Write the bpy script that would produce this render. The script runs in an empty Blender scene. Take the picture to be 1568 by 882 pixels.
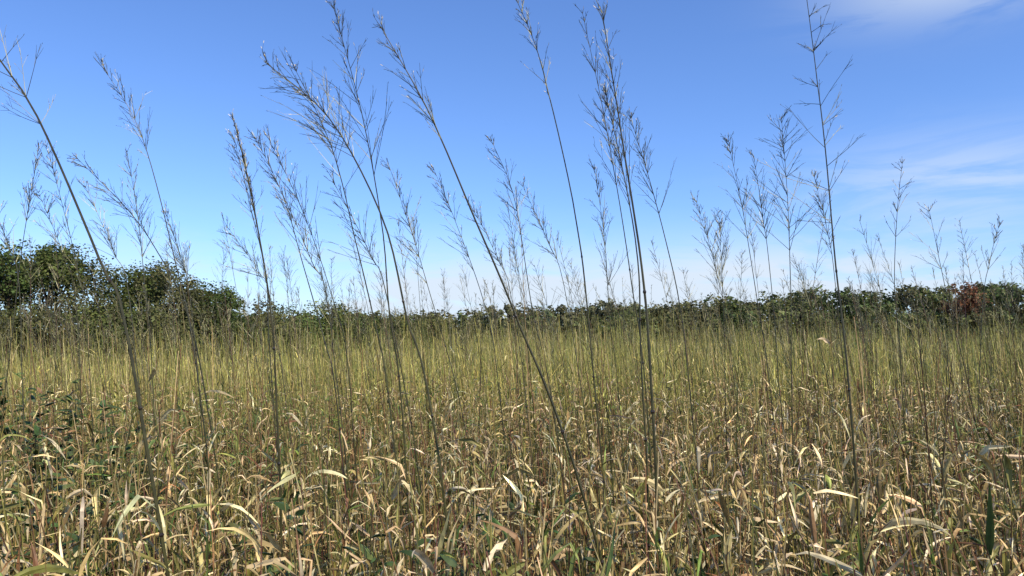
import bpy, math
import numpy as np
rng = np.random.default_rng(11)
R = math.radians
scene = bpy.context.scene

# ------------------------------------------------------------ terrain
def sm(a, b, x):
    t = np.clip((x - a) / (b - a), 0, 1)
    return t * t * (3 - 2 * t)
def ground_h(x, y):
    x = np.asarray(x, float); y = np.asarray(y, float)
    h = -1.3 * sm(6, 42, y) * sm(1, -14, x)
    h = h + 0.04 * np.sin(x * 0.9 + 1.3) * np.cos(y * 0.7) + 0.12 * np.sin(x * 0.07) * np.sin(y * 0.05 + 0.5)
    return h

# ------------------------------------------------------------ mesh builder (all quads)
class MB:
    def __init__(s): s.v = []; s.f = []; s.c = []; s.n = 0
    def add(s, v, f, c):
        s.v.append(v.reshape(-1, 3)); s.f.append(f.reshape(-1, 4) + s.n); s.c.append(c.reshape(-1, 3)); s.n += v.reshape(-1, 3).shape[0]
    def build(s, name, mat, smooth=False):
        v = np.concatenate(s.v).astype(np.float32); f = np.concatenate(s.f).astype(np.int32); c = np.concatenate(s.c)
        me = bpy.data.meshes.new(name)
        me.vertices.add(len(v)); me.vertices.foreach_set("co", v.ravel())
        me.loops.add(f.size); me.loops.foreach_set("vertex_index", f.ravel())
        me.polygons.add(len(f)); me.polygons.foreach_set("loop_start", np.arange(0, f.size, 4, dtype=np.int32))
        me.polygons.foreach_set("loop_total", np.full(len(f), 4, dtype=np.int32))
        me.update(calc_edges=True)
        a = me.color_attributes.new("Col", 'FLOAT_COLOR', 'POINT')
        cc = np.ones((len(v), 4), np.float32); cc[:, :3] = c
        a.data.foreach_set("color", cc.ravel())
        me.polygons.foreach_set("use_smooth", np.full(len(f), smooth, dtype=bool))
        me.materials.append(mat)
        ob = bpy.data.objects.new(name, me); scene.collection.objects.link(ob)
        return ob

def norm(a): return a / (np.linalg.norm(a, axis=-1, keepdims=True) + 1e-9)

def tubes(mb, P, rad, col, sides=3):
    N, K, _ = P.shape
    T = np.empty_like(P); T[:, 1:-1] = P[:, 2:] - P[:, :-2]; T[:, 0] = P[:, 1] - P[:, 0]; T[:, -1] = P[:, -1] - P[:, -2]
    T = norm(T)
    ref = norm(rng.normal(size=(N, 1, 3)) * np.array([1, 1, 0.05]))
    A = norm(np.cross(T, ref)); B = np.cross(T, A)
    ang = np.arange(sides) * 2 * np.pi / sides
    V = P[:, :, None, :] + rad[:, :, None, None] * (np.cos(ang)[None, None, :, None] * A[:, :, None, :] + np.sin(ang)[None, None, :, None] * B[:, :, None, :])
    idx = np.arange(N * K * sides).reshape(N, K, sides)
    nx = np.roll(idx, -1, axis=2)
    F = np.stack([idx[:, :-1], nx[:, :-1], nx[:, 1:], idx[:, 1:]], axis=-1)
    if col.ndim == 2: col = np.repeat(col[:, None, :], K, 1)
    C = np.repeat(col[:, :, None, :], sides, 2)
    mb.add(V, F, C)

def blades(mb, base, az, L, el, droop, w, tw0, twist, col, K=6, fold=0.25, kink=0.0):
    N = len(base); k = np.arange(K + 1) / K
    e = el[:, None] - droop[:, None] * k[None] ** 1.4
    if kink > 0:
        kp = rng.uniform(.1, .7, N); e = e - (k[None] > kp[:, None]) * np.abs(rng.normal(0, kink, N))[:, None]
    e = np.maximum(e, -1.75)
    a = az[:, None] + (rng.normal(0, 0.5, N)[:, None]) * k[None]
    D = np.stack([np.cos(a) * np.cos(e), np.sin(a) * np.cos(e), np.sin(e)], -1)
    P = np.zeros((N, K + 1, 3)); P[:, 0] = base
    P[:, 1:] = base[:, None] + np.cumsum(D[:, :-1] * (L / K)[:, None, None], 1)
    S0 = np.stack([-np.sin(a), np.cos(a), np.zeros_like(a)], -1)
    Nn = np.cross(D, S0)
    t = tw0[:, None] + twist[:, None] * k[None]
    S = np.cos(t)[..., None] * S0 + np.sin(t)[..., None] * Nn
    NN = np.cross(D, S)
    prof = np.minimum(1, 0.45 + 2.2 * k) * (1 - k ** 2.2) ** 0.8 + 0.02
    W = w[:, None] * prof[None] * 0.5
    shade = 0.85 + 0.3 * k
    if fold > 0:
        V = np.stack([P - S * W[..., None], P + NN * W[..., None] * fold * 1.6, P + S * W[..., None]], 2); M = 3
    else:
        V = np.stack([P - S * W[..., None], P + S * W[..., None]], 2); M = 2
    idx = np.arange(N * (K + 1) * M).reshape(N, K + 1, M)
    F = np.stack([idx[:, :-1, :-1], idx[:, :-1, 1:], idx[:, 1:, 1:], idx[:, 1:, :-1]], -1)
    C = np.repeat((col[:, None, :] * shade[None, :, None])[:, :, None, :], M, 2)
    mb.add(V, F, C)

def pick(n, pal, jit=0.18):
    cols = np.array([p[1] for p in pal]); pr = np.array([p[0] for p in pal], float); pr /= pr.sum()
    c = cols[rng.choice(len(pal), n, p=pr)]
    return c * np.exp(rng.normal(0, jit, (n, 1))) * np.exp(rng.normal(0, 0.05, (n, 3)))

DRY = [(3.8, (0.66, 0.48, 0.215)), (3, (0.40, 0.275, 0.105)), (2.6, (0.82, 0.66, 0.37)), (1.7, (0.29, 0.25, 0.065)), (.7, (0.26, 0.12, 0.05))]
GRN = [(3, (0.15, 0.19, 0.04)), (2, (0.27, 0.28, 0.07)), (1.5, (0.08, 0.12, 0.03)), (1, (0.5, 0.42, 0.18))]
LOW = [(4, (0.055, 0.075, 0.02)), (2, (0.16, 0.115, 0.05)), (1.5, (0.11, 0.11, 0.035)), (.5, (0.35, 0.27, 0.13))]  # understorey leaf colours, darkened to deepen the shadows low in the grass
STEM = [(3, (0.27, 0.215, 0.06)), (2.8, (0.13, 0.125, 0.033)), (2.2, (0.24, 0.125, 0.055)), (1.8, (0.50, 0.37, 0.16)), (1, (0.13, 0.05, 0.035))]
FAR = [(4, (0.50, 0.42, 0.11)), (4, (0.34, 0.32, 0.08)), (2.2, (0.62, 0.50, 0.21)), (1.2, (0.18, 0.19, 0.05))]
def greenness(x, y):
    n = .5 + .25 * np.sin(1.7 * x + .6 * y + 1) + .25 * np.sin(.9 * y - 1.3 * x + 2.2)
    return np.clip(.06 + .36 * n * n + .42 * sm(2.8, 6, y) * sm(2, -3, x), 0, .8)
def leafcol(x, y, jit=.28):
    n = len(x); gsel = rng.random(n) < greenness(x, y)
    return np.where(gsel[:, None], pick(n, GRN, jit), pick(n, DRY, jit))

def sample_field(n, y0, y1, power, mx=1.5, k=0.80):
    g = np.linspace(y0, y1, 2000); p = g ** (-power) * (k * g + mx); c = np.cumsum(p); c /= c[-1]
    y = np.interp(rng.random(n), c, g)
    x = (rng.random(n) * 2 - 1) * (k * y + mx)
    return x, y

# ------------------------------------------------------------ materials
def plant_mat(name, transl=0.3, rough=0.55, spec=0.4, nscale=35.0):
    m = bpy.data.materials.new(name); m.use_nodes = True; nt = m.node_tree; nt.nodes.clear()
    o = nt.nodes.new('ShaderNodeOutputMaterial'); at = nt.nodes.new('ShaderNodeAttribute'); at.attribute_name = 'Col'
    tc = nt.nodes.new('ShaderNodeTexCoord'); nz = nt.nodes.new('ShaderNodeTexNoise'); nz.inputs['Scale'].default_value = nscale; nz.inputs['Detail'].default_value = 2
    mr = nt.nodes.new('ShaderNodeMapRange'); mr.inputs['From Min'].default_value = 0.3; mr.inputs['From Max'].default_value = 0.7; mr.inputs['To Min'].default_value = 0.6; mr.inputs['To Max'].default_value = 1.25
    mul = nt.nodes.new('ShaderNodeVectorMath'); mul.operation = 'SCALE'
    b = nt.nodes.new('ShaderNodeBsdfPrincipled'); b.inputs['Roughness'].default_value = rough; b.inputs['Specular IOR Level'].default_value = spec
    L = nt.links.new
    L(tc.outputs['Object'], nz.inputs['Vector']); L(nz.outputs['Fac'], mr.inputs['Value'])
    L(at.outputs['Color'], mul.inputs[0]); L(mr.outputs['Result'], mul.inputs['Scale']); L(mul.outputs[0], b.inputs['Base Color'])
    if transl > 0:
        t = nt.nodes.new('ShaderNodeBsdfTranslucent'); mx = nt.nodes.new('ShaderNodeMixShader'); mx.inputs[0].default_value = transl
        L(mul.outputs[0], t.inputs['Color']); L(b.outputs[0], mx.inputs[1]); L(t.outputs[0], mx.inputs[2]); L(mx.outputs[0], o.inputs['Surface'])
    else: L(b.outputs[0], o.inputs['Surface'])
    return m
M_GRASS = plant_mat("dry_grass", 0.12, .5, .25)
M_STALK = plant_mat("grass_stalk", 0.0, 0.4, 0.35, 25)
M_TREE = plant_mat("tree_foliage", 0.2, 0.85, 0.05, 0.35)

# ------------------------------------------------------------ panicle
def frames(T):
    ref = np.where(np.abs(T[:, 2:3]) > 0.9, np.array([[1., 0, 0]]), np.array([[0, 0, 1.]]))
    A = norm(np.cross(T, ref)); B = np.cross(T, A); return A, B

def grow(P0, T0, L, ang, az, K, curl, wob=.03):
    A, B = frames(T0)
    side = np.cos(az)[:, None] * A + np.sin(az)[:, None] * B
    D0 = norm(np.cos(ang)[:, None] * T0 + np.sin(ang)[:, None] * side)
    out = np.zeros((len(P0), K + 1, 3)); out[:, 0] = P0; D = D0
    for k in range(K):
        out[:, k + 1] = out[:, k] + D * (L / K)[:, None]
        D = norm(D + curl[:, None] * T0 / K + rng.normal(0, wob, D.shape))
    return out

def interp_axis(P, t):
    K = len(P); s = np.linspace(0, 1, K)
    pos = np.stack([np.interp(t, s, P[:, i]) for i in range(3)], -1)
    p2 = np.stack([np.interp(np.minimum(t + 0.02, 1), s, P[:, i]) for i in range(3)], -1)
    p1 = np.stack([np.interp(np.maximum(t - 0.02, 0), s, P[:, i]) for i in range(3)], -1)
    return pos, norm(p2 - p1)

def panicle(mb, P, t0, Lmax, ang, col, seedcol, nb=55, sub=4, thick=1.0, dens=1.0, seed=.25, glint=5.5):
    nb = int(nb * dens)
    nw = max(6, nb // 3); wt = t0 + (1 - t0) * (np.linspace(0, 1, nw) ** 0.85)
    t = np.clip(wt[rng.integers(0, nw, nb)] + rng.normal(0, 0.0015, nb), t0, 0.995)
    u = (t - t0) / (1 - t0)
    pos, T = interp_axis(P, t)
    L = Lmax * (0.22 + 0.78 * (1 - u) ** 0.8) * rng.uniform(0.35, 1.35, nb)
    a = ang * rng.uniform(0.6, 1.65, nb)
    Bp = grow(pos, T, L, a, rng.uniform(0, 6.28, nb), 4, rng.uniform(-0.15, 0.2, nb), .018)
    rr = np.linspace(0.00095, 0.0004, 5)[None] * thick * np.ones((nb, 1))
    cb = col[None] * rng.choice([0.6, 1.0, glint], (nb, 1), p=[.44, .38, .18])  # some branches coloured much paler as painted sun glints
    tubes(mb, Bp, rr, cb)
    n2 = nb * sub; bi = np.repeat(np.arange(nb), sub); s = rng.uniform(0.3, 0.97, n2) * 4
    k = np.minimum(s.astype(int), 3); fr = (s - k)[:, None]
    p = Bp[bi, k] * (1 - fr) + Bp[bi, k + 1] * fr; T2 = norm(Bp[bi, k + 1] - Bp[bi, k])
    L2 = L[bi] * rng.uniform(0.12, 0.38, n2)
    Sp = grow(p, T2, L2, rng.uniform(0.15, 0.55, n2), rng.uniform(0, 6.28, n2), 2, np.full(n2, 0.1))
    tubes(mb, Sp, np.array([[.00045, .0004, .00025]]) * thick * np.ones((n2, 1)), cb[bi])
    tips = np.concatenate([Sp[:, 2], Sp[:, 1], Bp[:, 4], Bp[:, 3]]); dirs = norm(np.concatenate([Sp[:, 2] - Sp[:, 1]] * 2 + [Bp[:, 4] - Bp[:, 3]] * 2))
    keep = rng.random(len(tips)) < seed; tips = tips[keep]; dirs = norm(dirs[keep] + rng.normal(0, 0.1, (keep.sum(), 3))); n3 = len(tips)
    ls = rng.uniform(0.005, 0.011, n3)[:, None] * min(thick, 1.5)
    SP = np.stack([tips, tips + dirs * ls * 0.45, tips + dirs * ls], 1)
    tubes(mb, SP, np.array([0.0003, 0.0008, 0.0002])[None] * thick * np.ones((n3, 1)), seedcol[None] * rng.choice([0.5, 1.0, glint * 1.1], (n3, 1), p=[.43, .35, .22]))  # spikelets carry painted glints in their colour too

def catmull(pts, n):
    pts = np.array(pts, float); d = np.r_[0, np.cumsum(np.linalg.norm(np.diff(pts, axis=0), axis=1))]; d /= d[-1]
    q = np.vstack([2 * pts[0] - pts[1], pts, 2 * pts[-1] - pts[-2]]); out = []
    for t in np.linspace(0, 1, n):
        i = min(np.searchsorted(d, t, side='right') - 1, len(pts) - 2); u = (t - d[i]) / (d[i + 1] - d[i])
        p0, p1, p2, p3 = q[i:i + 4]
        out.append(0.5 * ((2 * p1) + (-p0 + p2) * u + (2 * p0 - 5 * p1 + 4 * p2 - p3) * u * u + (-p0 + 3 * p1 - 3 * p2 + p3) * u ** 3))
    return np.array(out)

# ------------------------------------------------------------ tall stalks: depth, [(x,z) foot..tip], stem radius, head len, branch len, angle, density
S = [
 (1.93, [(-.65,0),(-.91,1.336),(-.99,1.584),(-1.142,1.93),(-1.254,2.104),(-1.33,2.26)], .0042,.40,.14,.55,.6),
 (3.02, [(-1.02,0),(-1.21,1.3),(-1.2975,1.7),(-1.4475,2.2),(-1.61,2.48)], .0028,.45,.14,.45,.9),
 (2.17, [(-.05,0),(-.214,1.166),(-.286,1.472),(-.349,1.706),(-.45,1.92),(-.547,2.057),(-.70,2.183)], .0036,.38,.17,.5,1.2),
 (2.41, [(-.25,0),(-.328,1.14),(-.368,1.48),(-.388,1.74),(-.448,2.06),(-.538,2.40)], .0028,.52,.17,.5,1.0),
 (1.93, [(.5,0),(.154,1.08),(.01,1.464),(-.086,1.688),(-.206,1.968),(-.334,2.192)], .0038,.34,.11,.4,.8),
 (2.41, [(.36,0),(.242,1.36),(.192,1.76),(.092,2.22),(.002,2.44)], .0028,.36,.09,.4,.65),
 (2.66, [(.54,0),(.442,1.224),(.398,1.598),(.31,2.104),(.233,2.5)], .0027,.60,.14,.42,.9),
 (2.05, [(.42,0),(.367,1.094),(.342,1.604),(.291,1.978),(.248,2.31)], .0046,.50,.12,.4,.9),
 (2.05, [(.93,0),(.892,1.179),(.87,1.604),(.862,1.944),(.852,2.148),(.832,2.42)], .0034,.72,.16,.85,.9),
 (2.17, [(-.58,0),(-.634,1.166),(-.655,1.472),(-.70,1.724),(-.736,1.886),(-.769,2.012)], .0036,.30,.06,.12,1.4),
 (3.02, [(1.1,0),(1.0025,1.15),(.9525,1.575),(.9025,1.95),(.865,2.2)], .0026,.42,.14,.5,.9),
 (2.90, [(1.03,0),(1.018,1.208),(1.018,1.592),(1.006,1.928),(.986,2.22)], .0026,.55,.21,.65,1.2),
 (3.62, [(1.82,0),(1.773,1.16),(1.752,1.61),(1.764,1.97),(1.788,2.216)], .0026,.36,.12,.6,.55),
 (4.22, [(2.6,0),(2.436,1.12),(2.359,1.54),(2.31,1.855),(2.261,2.107)], .003,.34,.2,.6,.4),
 (3.14, [(.3,0),(.17,1.09),(.086,1.504),(.0546,1.712),(.0026,1.998),(-.088,2.219)], .0026,.42,.15,.45,.8),
 (2.66, [(.7,0),(.607,1.18),(.574,1.51),(.53,1.73),(.475,1.95),(.409,2.18)], .0026,.36,.12,.45,1.0),
 (2.53, [(-.25,0),(-.386,1.148),(-.449,1.484),(-.544,1.883),(-.617,2.093),(-.722,2.303)], .0028,.46,.16,.5,1.1),
 (3.62, [(-2.4,0),(-2.29,1.34),(-2.247,1.76),(-2.2,2.06),(-2.166,2.285)], .0026,.36,.1,.3,1.0),
 (3.62, [(-1.8,0),(-1.96,1.4),(-2.037,1.76),(-2.127,2.06),(-2.217,2.345)], .0028,.5,.15,.45,.9),
 (2.66, [(-.45,0),(-.58,1.136),(-.636,1.4),(-.713,1.664),(-.779,1.884),(-.878,2.093)], .0028,.44,.14,.45,1.0),
 (2.90, [(-.45,0),(-.586,1.208),(-.646,1.52),(-.754,1.856),(-.886,2.144)], .0026,.5,.15,.45,1.0),
 (3.38, [(.08,0),(-.053,1.176),(-.109,1.512),(-.235,1.89),(-.347,2.16)], .0026,.5,.15,.5,.9),
 (3.62, [(.55,0),(.483,1.16),(.444,1.52),(.423,1.85),(.378,2.186)], .0026,.55,.15,.4,1.0),
 (3.86, [(-1.65,0),(-1.757,1.27),(-1.805,1.656),(-1.853,2.008),(-1.917,2.344)], .0028,.55,.15,.45,1.0),
 (3.14, [(-1.0,0),(-1.193,1.14),(-1.284,1.53),(-1.388,1.738),(-1.505,1.907),(-1.713,2.115)], .0030,.42,.14,.45,.9),
 (3.62, [(-1.3,0),(-1.452,1.46),(-1.512,1.76),(-1.587,1.985)], .0026,.4,.15,.4,1.0),
 (3.38, [(-.8,0),(-1.019,1.456),(-1.117,1.708),(-1.257,1.904)], .0024,.46,.16,.5,.9),
 (3.02, [(.05,0),(-.16,1.0),(-.26,1.4),(-.36,1.725),(-.485,2.0875)], .0026,.5,.15,.5,.9),
 (3.62, [(.5,0),(.258,1.52),(.168,1.85),(.048,2.12)], .0024,.46,.14,.45,.9),
 (3.86, [(1.2,0),(1.05,1.4),(.98,1.784),(.9,2.078)], .0024,.5,.18,.45,.9),
 (3.62, [(1.6,0),(1.488,1.55),(1.443,1.88),(1.383,2.15)], .0024,.46,.14,.45,.9),
 (4.22, [(2.4,0),(2.506,1.47),(2.56,1.82),(2.62,2.03)], .0026,.3,.12,.4,.6),
 (2.17, [(.40,0),(.362,1.256),(.353,1.616),(.313,1.886),(.272,2.12)], .0034,.36,.10,.4,1.3),
 (3.38, [(-.9,0),(-1.04,1.3),(-1.075,1.68),(-1.173,2.044),(-1.249,2.31)], .0028,.5,.15,.45,1.1),
 (4.22, [(1.15,0),(1.12,1.645),(1.106,2.065)], .0026,.5,.18,.4,1.0),
 (3.62, [(1.3,0),(1.218,1.61),(1.188,1.97),(1.158,2.285)], .0026,.5,.16,.5,.9),
 (3.2, [(-1.9,0),(-2.02,1.5),(-2.1,1.8),(-2.19,2.0)], .0026,.4,.15,.5,.8),
 (4.0, [(-2.1,0),(-2.2,1.5),(-2.29,1.85),(-2.42,2.16)], .0026,.4,.15,.5,.8),
 (3.5, [(-1.5,0),(-1.7,1.5),(-1.8,1.8),(-1.95,2.12)], .0026,.4,.15,.5,.8),
 (2.8, [(-.15,0),(-.42,1.45),(-.5,1.7),(-.64,1.98)], .0026,.4,.15,.5,.8),
 (3.0, [(-.5,0),(-.7,1.45),(-.78,1.7),(-.93,2.03)], .0026,.45,.16,.5,.9),
 (3.3, [(.2,0),(.02,1.45),(-.06,1.75),(-.19,2.0)], .0026,.45,.14,.45,.9),
]
for (d, pts, r, hl, bl, ang, dens) in S:
    mb = MB()
    ylean = rng.uniform(-0.12, 0.12)
    P3 = [(x, d + ylean * (z / 2.3) ** 2, z + (-0.06 if z == 0 else 0)) for x, z in pts]
    P = catmull(P3, 40)
    P[:, 0] += np.interp(np.linspace(0, 1, 40), np.linspace(0, 1, 9), rng.normal(0, .003, 9))
    length = np.linalg.norm(np.diff(P, axis=0), axis=1).sum()
    t0 = 1 - hl / length
    tt = np.linspace(0, 1, 40)
    rad = r * np.interp(tt, [0, .4, t0, 1], [1.25, 1.05, .6, .25]) * 0.95
    nodes = np.array([.12, .25, .38, .52, .66])
    base = np.array([0.085, 0.08, 0.022]) * rng.uniform(0.6, 1.2)
    top = np.array([0.06, 0.05, 0.024]) * rng.uniform(0.6, 1.2)
    col = base[None] * (1 - tt[:, None]) + top[None] * tt[:, None]
    tubes(mb, P[None], rad[None], col[None], 6)
    for nd in nodes:
        p, T = interp_axis(P, np.array([nd])); rn = np.interp(nd, tt, rad)
        tubes(mb, np.stack([p - T * .006, p, p + T * .006], 1), np.array([[rn * .9, rn * 1.5, rn * .9]]), np.array([[0.03, 0.02, 0.012]]), 6)
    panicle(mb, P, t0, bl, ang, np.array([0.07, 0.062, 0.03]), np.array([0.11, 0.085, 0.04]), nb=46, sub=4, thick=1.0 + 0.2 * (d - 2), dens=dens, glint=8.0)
    nl = 7; tl = rng.uniform(.1, .42, nl); p, T = interp_axis(P, tl)
    blades(mb, p, rng.uniform(0, 6.28, nl), rng.uniform(.07, .2, nl), rng.uniform(.2, 1.4, nl), rng.uniform(.2, 1.6, nl), rng.uniform(.007, .013, nl), rng.uniform(-.5, .5, nl), rng.normal(0, 2, nl), pick(nl, DRY), 9, .25, .8)
    mb.build("tall_grass_stalk", M_STALK, False)

# ------------------------------------------------------------ background headed stalks
def stalk_paths(x, y, h, lean, K, ly=None):
    k = np.linspace(0, 1, K)
    N = len(x); P = np.zeros((N, K, 3))
    ly = rng.normal(0, .08, N) if ly is None else ly
    b = rng.uniform(1.2, 2.2, N)
    P[:, :, 0] = x[:, None] + lean[:, None] * k[None] ** b[:, None]
    P[:, :, 1] = y[:, None] + ly[:, None] * k[None] ** 1.5
    P[:, :, 2] = ground_h(x, y)[:, None] + h[:, None] * k[None]
    return P

mb = MB()
n = 680
x, y = sample_field(n, 3.9, 17, 0.9, 1.0, .75)
h = rng.uniform(1.5, 2.2, n)
lean = rng.normal(-.2, .14, n)
P = stalk_paths(x, y, h, lean, 12)
thick = 1 + .15 * (y - 2)
tubes(mb, P, np.linspace(.0026, .0009, 12)[None] * (0.75 + .09 * y)[:, None], pick(n, STEM) * .5)
for i in range(n):
    q = y[i] > 7
    hl = rng.uniform(.3, .5)
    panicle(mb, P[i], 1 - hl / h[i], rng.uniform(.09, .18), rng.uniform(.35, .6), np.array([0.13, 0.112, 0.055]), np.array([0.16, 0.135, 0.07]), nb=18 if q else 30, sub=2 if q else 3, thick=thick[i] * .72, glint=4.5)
mb.build("prairie_grass_seed_heads", M_STALK)

# ------------------------------------------------------------ near leafy grass
mb = MB()
n = 9000
x, y = sample_field(n, 1.1, 9, 0.9)
h = rng.uniform(.62, 1.12, n) * np.where(rng.random(n) < .25, 1.35, 1.0)
h = np.where(y < 2.2, np.minimum(h, 1.0 + .12 * (y - 1.1)), h)
P = stalk_paths(x, y, h, rng.normal(-.05, .1, n), 7)
sc = pick(n, STEM)
tubes(mb, P, np.linspace(.0027, .0012, 7)[None] * rng.uniform(.7, 1.35, (n, 1)), sc)
nl = 8; bi = np.repeat(np.arange(n), nl); N = len(bi)
lim = np.minimum(1.0, 0.98 / h)[bi]
tl = rng.uniform(.15, 1, N) ** .6 * lim * 6 * .999
k = tl.astype(int); fr = (tl - k)[:, None]
p = P[bi, k] * (1 - fr) + P[bi, k + 1] * fr
big = rng.random(N) < .22
Ll = rng.uniform(.03, .14, N) * np.where(big, 1.25, 1); wl = rng.uniform(.004, .010, N) * np.where(big, 1.9, 1)
hang = rng.random(N) < .45
el = np.where(hang, rng.uniform(-1.3, .5, N), rng.uniform(.5, 1.5, N))
cl_ = leafcol(p[:, 0], p[:, 1], .33)
# leaf colour darkened towards the ground, painting in the shadow between stems
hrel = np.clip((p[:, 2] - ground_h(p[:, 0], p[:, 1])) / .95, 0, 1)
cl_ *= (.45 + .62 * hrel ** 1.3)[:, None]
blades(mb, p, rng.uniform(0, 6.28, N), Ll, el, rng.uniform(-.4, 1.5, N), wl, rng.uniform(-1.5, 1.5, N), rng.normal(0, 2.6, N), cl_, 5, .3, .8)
# broad papery leaves on the nearest culms
ids = np.where((y < 3.4) & (np.abs(x) < .75 * y + .3))[0]; ids = rng.choice(ids, min(560, len(ids)), replace=False); m_ = len(ids)
tl = rng.uniform(.7, .98, m_) * 6; k = tl.astype(int); fr = (tl - k)[:, None]; p = P[ids, k] * (1 - fr) + P[ids, k + 1] * fr
blades(mb, p, rng.uniform(0, 6.28, m_), rng.uniform(.06, .16, m_), rng.uniform(-1.2, 1.4, m_), rng.uniform(-.3, 1.2, m_), rng.uniform(.010, .019, m_), rng.uniform(-1.5, 1.5, m_), rng.normal(0, 1.2, m_), pick(m_, [(3, (.76, .59, .32)), (2, (.60, .45, .21)), (1, (.26, .24, .07))], .15), 10, .35, .5)
# low understorey leaves
n = 15000; x, y = sample_field(n, 1.0, 9, 1.0)
b = np.stack([x, y, ground_h(x, y) + rng.uniform(0, .5, n)], -1)
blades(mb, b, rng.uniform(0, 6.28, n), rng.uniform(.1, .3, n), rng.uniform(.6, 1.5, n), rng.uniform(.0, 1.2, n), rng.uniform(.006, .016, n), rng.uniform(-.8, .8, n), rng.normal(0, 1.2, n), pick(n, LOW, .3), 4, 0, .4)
mb.build("prairie_grass", M_GRASS)

# ------------------------------------------------------------ leafy forbs growing through the grass
def forb(cx, cy, rx, ry, top, nstem, leaf):
    mb = MB()
    a = rng.uniform(0, 6.28, nstem); rr = np.sqrt(rng.random(nstem))
    x = cx + rx * rr * np.cos(a); y = cy + ry * rr * np.sin(a)
    hh = top * rng.uniform(.65, 1.05, nstem) * (1 - .25 * rr ** 2)
    P = stalk_paths(x, y, hh, rng.normal(0, .08, nstem), 7)
    tubes(mb, P, np.linspace(.003, .0012, 7)[None] * np.ones((nstem, 1)), np.tile([[.12, .09, .04]], (nstem, 1)))
    nl = 16; bi = np.repeat(np.arange(nstem), nl); N = len(bi); tl = rng.uniform(.3, 1, N) * 5.999; k = tl.astype(int); fr = (tl - k)[:, None]
    p = P[bi, k] * (1 - fr) + P[bi, k + 1] * fr
    blades(mb, p, rng.uniform(0, 6.28, N), leaf * rng.uniform(.6, 1.4, N), rng.uniform(-.3, .8, N), rng.uniform(0, 1.0, N), leaf * .48 * rng.uniform(.7, 1.2, N), rng.normal(0, .4, N), rng.normal(0, .3, N), pick(N, [(3, (.055, .09, .024)), (2, (.085, .12, .03)), (1, (.18, .19, .05)), (.5, (.3, .17, .07))], .25), 5, .35)
    mb.build("leafy_shrub", M_GRASS)
forb(-2.9, 4.1, 1.2, .9, 1.24, 230, .06)
forb(-1.55, 2.3, .35, .5, 1.06, 60, .045)
forb(-.33, 1.75, .34, .35, 1.02, 65, .042)
forb(.10, 2.2, .4, .4, 1.0, 55, .045)

# ------------------------------------------------------------ middle distance
mb = MB()
n = 24000
x, y = sample_field(n, 8, 34, 1.2)
h = rng.uniform(.8, 1.3, n) * np.where(rng.random(n) < .3, 1.3, 1)
P = stalk_paths(x, y, h, rng.normal(-.07, .1, n), 4)
wd = (.8 + .07 * y)[:, None]
tubes(mb, P, np.linspace(.0032, .0014, 4)[None] * wd, pick(n, FAR, .2))
nl = 3; bi = np.repeat(np.arange(n), nl); N = len(bi); tl = rng.uniform(.2, .8, N) * 3; k = tl.astype(int); fr = (tl - k)[:, None]
p = P[bi, k] * (1 - fr) + P[bi, k + 1] * fr
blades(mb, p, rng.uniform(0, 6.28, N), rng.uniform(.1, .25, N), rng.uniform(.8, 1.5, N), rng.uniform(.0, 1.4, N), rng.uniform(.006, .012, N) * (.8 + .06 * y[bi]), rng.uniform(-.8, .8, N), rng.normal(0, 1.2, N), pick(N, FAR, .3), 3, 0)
# taller flowering stalks of the middle distance, with thin plumes
n = 8000
x, y = sample_field(n, 12, 60, 1.0, 3)
h = rng.uniform(1.35, 2.05, n)
P = stalk_paths(x, y, h, rng.normal(-.15, .12, n), 4)
tubes(mb, P, np.linspace(.003, .0012, 4)[None] * (.8 + .05 * y)[:, None], pick(n, FAR, .2) * .62)
nl = 6; bi = np.repeat(np.arange(n), nl); N = len(bi); fr = rng.uniform(.35, 1, N)[:, None]
p = P[bi, 2] * (1 - fr) + P[bi, 3] * fr
blades(mb, p, rng.uniform(0, 6.28, N), rng.uniform(.08, .2, N), rng.uniform(.7, 1.4, N), rng.uniform(-.1, .5, N), rng.uniform(.0016, .0026, N) * (.8 + .08 * y[bi]), rng.uniform(-.8, .8, N), rng.normal(0, .6, N), pick(N, FAR, .3) * .65, 2, 0)
mb.build("prairie_grass", M_GRASS)
mb = MB()
n = 85000
x, y = sample_field(n, 28, 220, 1.3, 6)
b = np.stack([x, y, ground_h(x, y) - .05], -1)
blades(mb, b, rng.uniform(0, 6.28, n), rng.uniform(.8, 1.6, n), rng.uniform(1.2, 1.57, n), rng.uniform(0, .6, n), rng.uniform(.02, .04, n) * (.6 + .024 * y), rng.uniform(-.8, .8, n), rng.normal(0, .6, n), pick(n, FAR, .2) * .92, 2, 0)
mb.build("distant_prairie_grass", M_GRASS)

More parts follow.
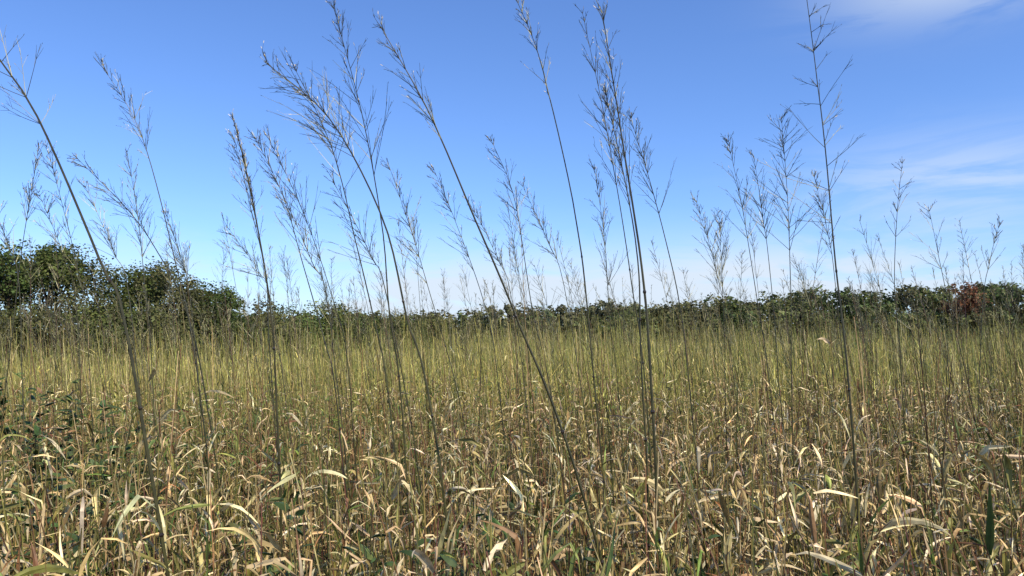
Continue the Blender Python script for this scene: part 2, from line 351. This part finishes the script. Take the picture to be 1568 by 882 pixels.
# ------------------------------------------------------------ trees
def tree(mb, x, y, H, Wd, nleaf, ls, base, nl=9, low=0.4):
    g = float(ground_h(x, y))
    K = 6; P = np.zeros((1, K, 3)); k = np.linspace(0, 1, K)
    P[0, :, 0] = x + rng.normal(0, .15) * k * 2; P[0, :, 1] = y; P[0, :, 2] = g - .1 + k * H * .75
    tubes(mb, P, (np.linspace(.032, .006, K) * H * .5)[None], np.array([[.07, .055, .04]]), 6)
    cz = rng.uniform(.45, .86, nl); nlow = int(nl * low); cz[:nlow] = rng.uniform(.08, .45, nlow)
    prof = np.clip((1 - cz) * 2.6, .45, 1)
    a = rng.uniform(0, 6.28, nl); rr = Wd * .5 * prof * rng.uniform(.35, .9, nl)
    C = np.stack([x + rr * np.cos(a), y + rr * np.sin(a), g + cz * H], -1)
    C[-1] = (x, y, g + .84 * H)
    lr = Wd * rng.uniform(.2, .33, nl)
    st = np.stack([np.full(nl, x), np.full(nl, y), g + np.clip(cz - .25, .05, .7) * H], -1)
    LP = st[:, None] * (1 - np.linspace(0, 1, 4))[None, :, None] + C[:, None] * np.linspace(0, 1, 4)[None, :, None]
    LP[:, 1:3, 2] -= .03 * H
    tubes(mb, LP, np.linspace(.008, .003, 4)[None] * H * np.ones((nl, 1)), np.tile([[.07, .055, .04]], (nl, 1)), 4)
    ncl = nleaf // 14; cl = rng.integers(0, nl, ncl)
    dv = norm(rng.normal(size=(ncl, 3))); rad = rng.uniform(.3, 1.12, ncl) ** .5
    cc = C[cl] + dv * (rad * lr[cl])[:, None] * np.array([1.1, 1.1, .7])
    q = rng.integers(0, ncl, nleaf)
    p = cc[q] + rng.normal(0, Wd * .04, (nleaf, 3))
    p[:, 2] = np.where(p[:, 2] < g + .1, g + rng.uniform(.1, 1.2, nleaf), p[:, 2])
    s = ls * rng.uniform(.6, 1.4, nleaf)
    nrm = norm(rng.normal(size=(nleaf, 3)) * .75 + 1.2 * dv[q] + np.array([0, 0, .5])); A, B = frames(nrm)
    A *= s[:, None] * .5; B *= s[:, None] * .38
    V = np.stack([p - A, p - B, p + A, p + B], 1)
    F = np.arange(nleaf * 4).reshape(nleaf, 4)
    lump = np.exp(rng.normal(0, .16, (nl, 1)))[cl][q]; twig = np.exp(rng.normal(0, .16, (ncl, 1)))[q]
    c = np.array(base)[None] * lump * twig * np.exp(rng.normal(0, .12, (nleaf, 1))) * np.exp(rng.normal(0, .05, (nleaf, 3)))
    mb.add(V, F, np.repeat(c[:, None], 4, 1))

GREENS = [(.105, .125, .036), (.13, .145, .045), (.085, .115, .034), (.14, .14, .05), (.12, .12, .045)]
def g(): return np.array(GREENS[rng.integers(len(GREENS))])
mb = MB()
prof = [(-60, 11.2), (-45, 10.9), (-36, 9.9), (-31, 9.5), (-28, 8.8), (-25, 8.7), (-22, 8.0), (-20, 7.5), (-18.5, 6.4), (-17, 5.8), (-15, 5.4), (-11, 4.8), (-7, 4.2)]
px = [a for a, _ in prof]; ph = [b for _, b in prof]
for x in np.arange(-60, -6.5, 1.25):
    H = np.interp(x, px, ph) * rng.uniform(.88, 1.04)
    tree(mb, x + rng.normal(0, .4), 50 + rng.uniform(-1.5, 2.5) + max(0, (x + 20)) * 2.2, H, rng.uniform(4, 5.2), 6200, .165, g(), 13, .5)
for x in np.arange(-56, -9, 1.6):
    H = np.interp(x, px, ph) * rng.uniform(.4, .7)
    tree(mb, x, 46.5 + rng.uniform(-1.5, 1.5) + max(0, (x + 20)) * 2.2, H, 4.4, 3400, .155, g() * .95, 8, .5)
mb.build("tree_line", M_TREE)
mb = MB()
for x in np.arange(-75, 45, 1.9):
    tree(mb, x, 150 + rng.uniform(-5, 8), 7.7 * rng.uniform(.86, 1.06), rng.uniform(7, 9), 1150, .62, g() * np.array([1.2, 1.15, 1.6]), 9, .5)  # foliage lightened and blued, aerial haze put into the colour
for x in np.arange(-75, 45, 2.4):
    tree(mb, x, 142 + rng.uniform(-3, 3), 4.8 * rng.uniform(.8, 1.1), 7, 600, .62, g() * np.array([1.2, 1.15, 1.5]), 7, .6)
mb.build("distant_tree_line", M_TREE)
mb = MB()
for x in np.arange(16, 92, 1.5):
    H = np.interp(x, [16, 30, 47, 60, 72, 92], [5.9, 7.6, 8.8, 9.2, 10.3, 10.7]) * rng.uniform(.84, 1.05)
    tree(mb, x, 111 + rng.uniform(-5, 6) , H, rng.uniform(5.5, 7.5), 1900, .42, g() * np.array([1.08, 1.05, 1.25]), 10, .5)  # slight haze painted into the leaf colour
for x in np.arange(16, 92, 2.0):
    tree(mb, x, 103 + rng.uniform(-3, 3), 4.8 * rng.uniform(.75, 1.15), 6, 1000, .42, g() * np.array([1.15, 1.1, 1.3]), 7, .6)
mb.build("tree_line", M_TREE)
mb = MB(); tree(mb, 57.5, 100, 9.3, 4.8, 3800, .3, (.20, .095, .05), 9, .3); mb.build("red_autumn_tree", M_TREE)

# ------------------------------------------------------------ ground
xs = np.r_[-1500, -800, -400, -200, np.linspace(-100, 100, 121), 200, 400, 800, 1500]
ys = np.r_[-300, -100, -40, np.linspace(-20, 140, 121), 200, 300, 500, 1000, 2500]
X, Y = np.meshgrid(xs, ys); Z = ground_h(X, Y)
V = np.stack([X, Y, Z], -1).reshape(-1, 3); nx = len(xs); ny = len(ys)
I = np.arange(nx * ny).reshape(ny, nx); F = np.stack([I[:-1, :-1], I[:-1, 1:], I[1:, 1:], I[1:, :-1]], -1)
mg = bpy.data.materials.new("soil_and_litter"); mg.use_nodes = True; nt = mg.node_tree; bs = nt.nodes['Principled BSDF']; bs.inputs['Roughness'].default_value = .95
tc = nt.nodes.new('ShaderNodeTexCoord'); nz = nt.nodes.new('ShaderNodeTexNoise'); nz.inputs['Scale'].default_value = 3; nz.inputs['Detail'].default_value = 9
cr = nt.nodes.new('ShaderNodeValToRGB'); cr.color_ramp.elements[0].color = (.03, .026, .014, 1); cr.color_ramp.elements[1].color = (.13, .10, .045, 1); cr.color_ramp.elements[0].position = .35; cr.color_ramp.elements[1].position = .65
nt.links.new(tc.outputs['Object'], nz.inputs['Vector']); nt.links.new(nz.outputs['Fac'], cr.inputs[0]); nt.links.new(cr.outputs[0], bs.inputs['Base Color'])
mb = MB(); mb.add(V, F, np.ones_like(V)); mb.build("ground", mg, True)

# ------------------------------------------------------------ sky and sun
SUN_EL, SUN_ROT = R(48), R(138)
w = bpy.data.worlds.new("World"); scene.world = w; w.use_nodes = True; nt = w.node_tree; nt.nodes.clear(); L = nt.links.new
out = nt.nodes.new('ShaderNodeOutputWorld'); bg = nt.nodes.new('ShaderNodeBackground'); bg.inputs['Strength'].default_value = .14
sky = nt.nodes.new('ShaderNodeTexSky'); sky.sky_type = 'NISHITA'; sky.sun_disc = False; sky.sun_elevation = SUN_EL; sky.sun_rotation = SUN_ROT
sky.air_density = 1.0; sky.dust_density = .3; sky.ozone_density = 3.0
tint = nt.nodes.new('ShaderNodeMix'); tint.data_type = 'RGBA'; tint.blend_type = 'MULTIPLY'; tint.inputs[0].default_value = 1; tint.inputs[7].default_value = (.80, 1.02, 1.43, 1)
L(sky.outputs[0], tint.inputs[6])
tc = nt.nodes.new('ShaderNodeTexCoord'); mp = nt.nodes.new('ShaderNodeMapping'); mp.inputs['Scale'].default_value = (2.4, 2.4, 13); mp.inputs['Rotation'].default_value = (0, R(5), 0)
L(tc.outputs['Generated'], mp.inputs['Vector'])
nz = nt.nodes.new('ShaderNodeTexNoise'); nz.inputs['Scale'].default_value = 1.8; nz.inputs['Detail'].default_value = 9; nz.inputs['Roughness'].default_value = .6; nz.inputs['Distortion'].default_value = .7
L(mp.outputs[0], nz.inputs['Vector'])
def math_(op, a, b=None, c=None):
    n_ = nt.nodes.new('ShaderNodeMath'); n_.operation = op
    for i, v in enumerate([a, b, c]):
        if v is None: continue
        if isinstance(v, (int, float)): n_.inputs[i].default_value = v
        else: L(v, n_.inputs[i])
    return n_.outputs[0]
def mrange(v, a, b, c=0, d=1):
    n_ = nt.nodes.new('ShaderNodeMapRange'); n_.interpolation_type = 'SMOOTHSTEP'; L(v, n_.inputs[0])
    for i, q in enumerate([a, b, c, d]): n_.inputs[i + 1].default_value = q
    return n_.outputs[0]
sep = nt.nodes.new('ShaderNodeSeparateXYZ'); L(tc.outputs['Generated'], sep.inputs[0])
def patch(azd, eld, sa, se):
    az = math_('ARCTAN2', sep.outputs[0], sep.outputs[1]); el = math_('ARCSINE', sep.outputs[2])
    da = math_('DIVIDE', math_('SUBTRACT', az, R(azd)), R(sa)); de = math_('DIVIDE', math_('SUBTRACT', el, R(eld)), R(se))
    r2 = math_('ADD', math_('MULTIPLY', da, da), math_('MULTIPLY', de, de))
    return math_('POWER', 2.718, math_('MULTIPLY', r2, -1.0))
wis = mrange(nz.outputs['Fac'], .38, .60)
low = math_('MULTIPLY', mrange(sep.outputs[2], .18, .02), .4)
soft = math_('ADD', math_('MULTIPLY', patch(30, 10, 9, 2.8), .55), math_('MULTIPLY', patch(30, 22.5, 7, 2.4), .7))
horizon = math_('ADD', math_('MULTIPLY', patch(-2, 2.8, 19, 2.6), 1.0), math_('MULTIPLY', patch(20, 3.8, 12, 2.4), .75))
fac = math_('ADD', math_('MULTIPLY', math_('ADD', math_('MULTIPLY', wis, .8), .15), math_('ADD', soft, low)), math_('MULTIPLY', math_('ADD', math_('MULTIPLY', wis, .6), .4), horizon))
fac = math_('MINIMUM', fac, .93)
cm = nt.nodes.new('ShaderNodeMix'); cm.data_type = 'RGBA'; L(fac, cm.inputs[0]); L(tint.outputs[2], cm.inputs[6]); cm.inputs[7].default_value = (5.3, 6.0, 6.9, 1)
L(cm.outputs[2], bg.inputs['Color']); L(bg.outputs[0], out.inputs[0])

sl = bpy.data.lights.new("sun", 'SUN'); sl.energy = 5.0; sl.angle = R(.5); sl.color = (1, .92, .76)
so = bpy.data.objects.new("sun", sl); scene.collection.objects.link(so)
from mathutils import Vector
dv = Vector((math.sin(SUN_ROT) * math.cos(SUN_EL), math.cos(SUN_ROT) * math.cos(SUN_EL), math.sin(SUN_EL)))
so.rotation_euler = dv.to_track_quat('Z', 'Y').to_euler()

cam = bpy.data.cameras.new("camera"); cam.lens = 27.7; cam.sensor_width = 36; cam.clip_end = 6000; cam.clip_start = .05
co = bpy.data.objects.new("camera", cam); co.location = (0, 0, 1.4); co.rotation_euler = (R(90 + 3.75), 0, 0)
scene.collection.objects.link(co); scene.camera = co
scene.view_settings.view_transform = 'Standard'; scene.view_settings.look = 'None'; scene.view_settings.exposure = 0
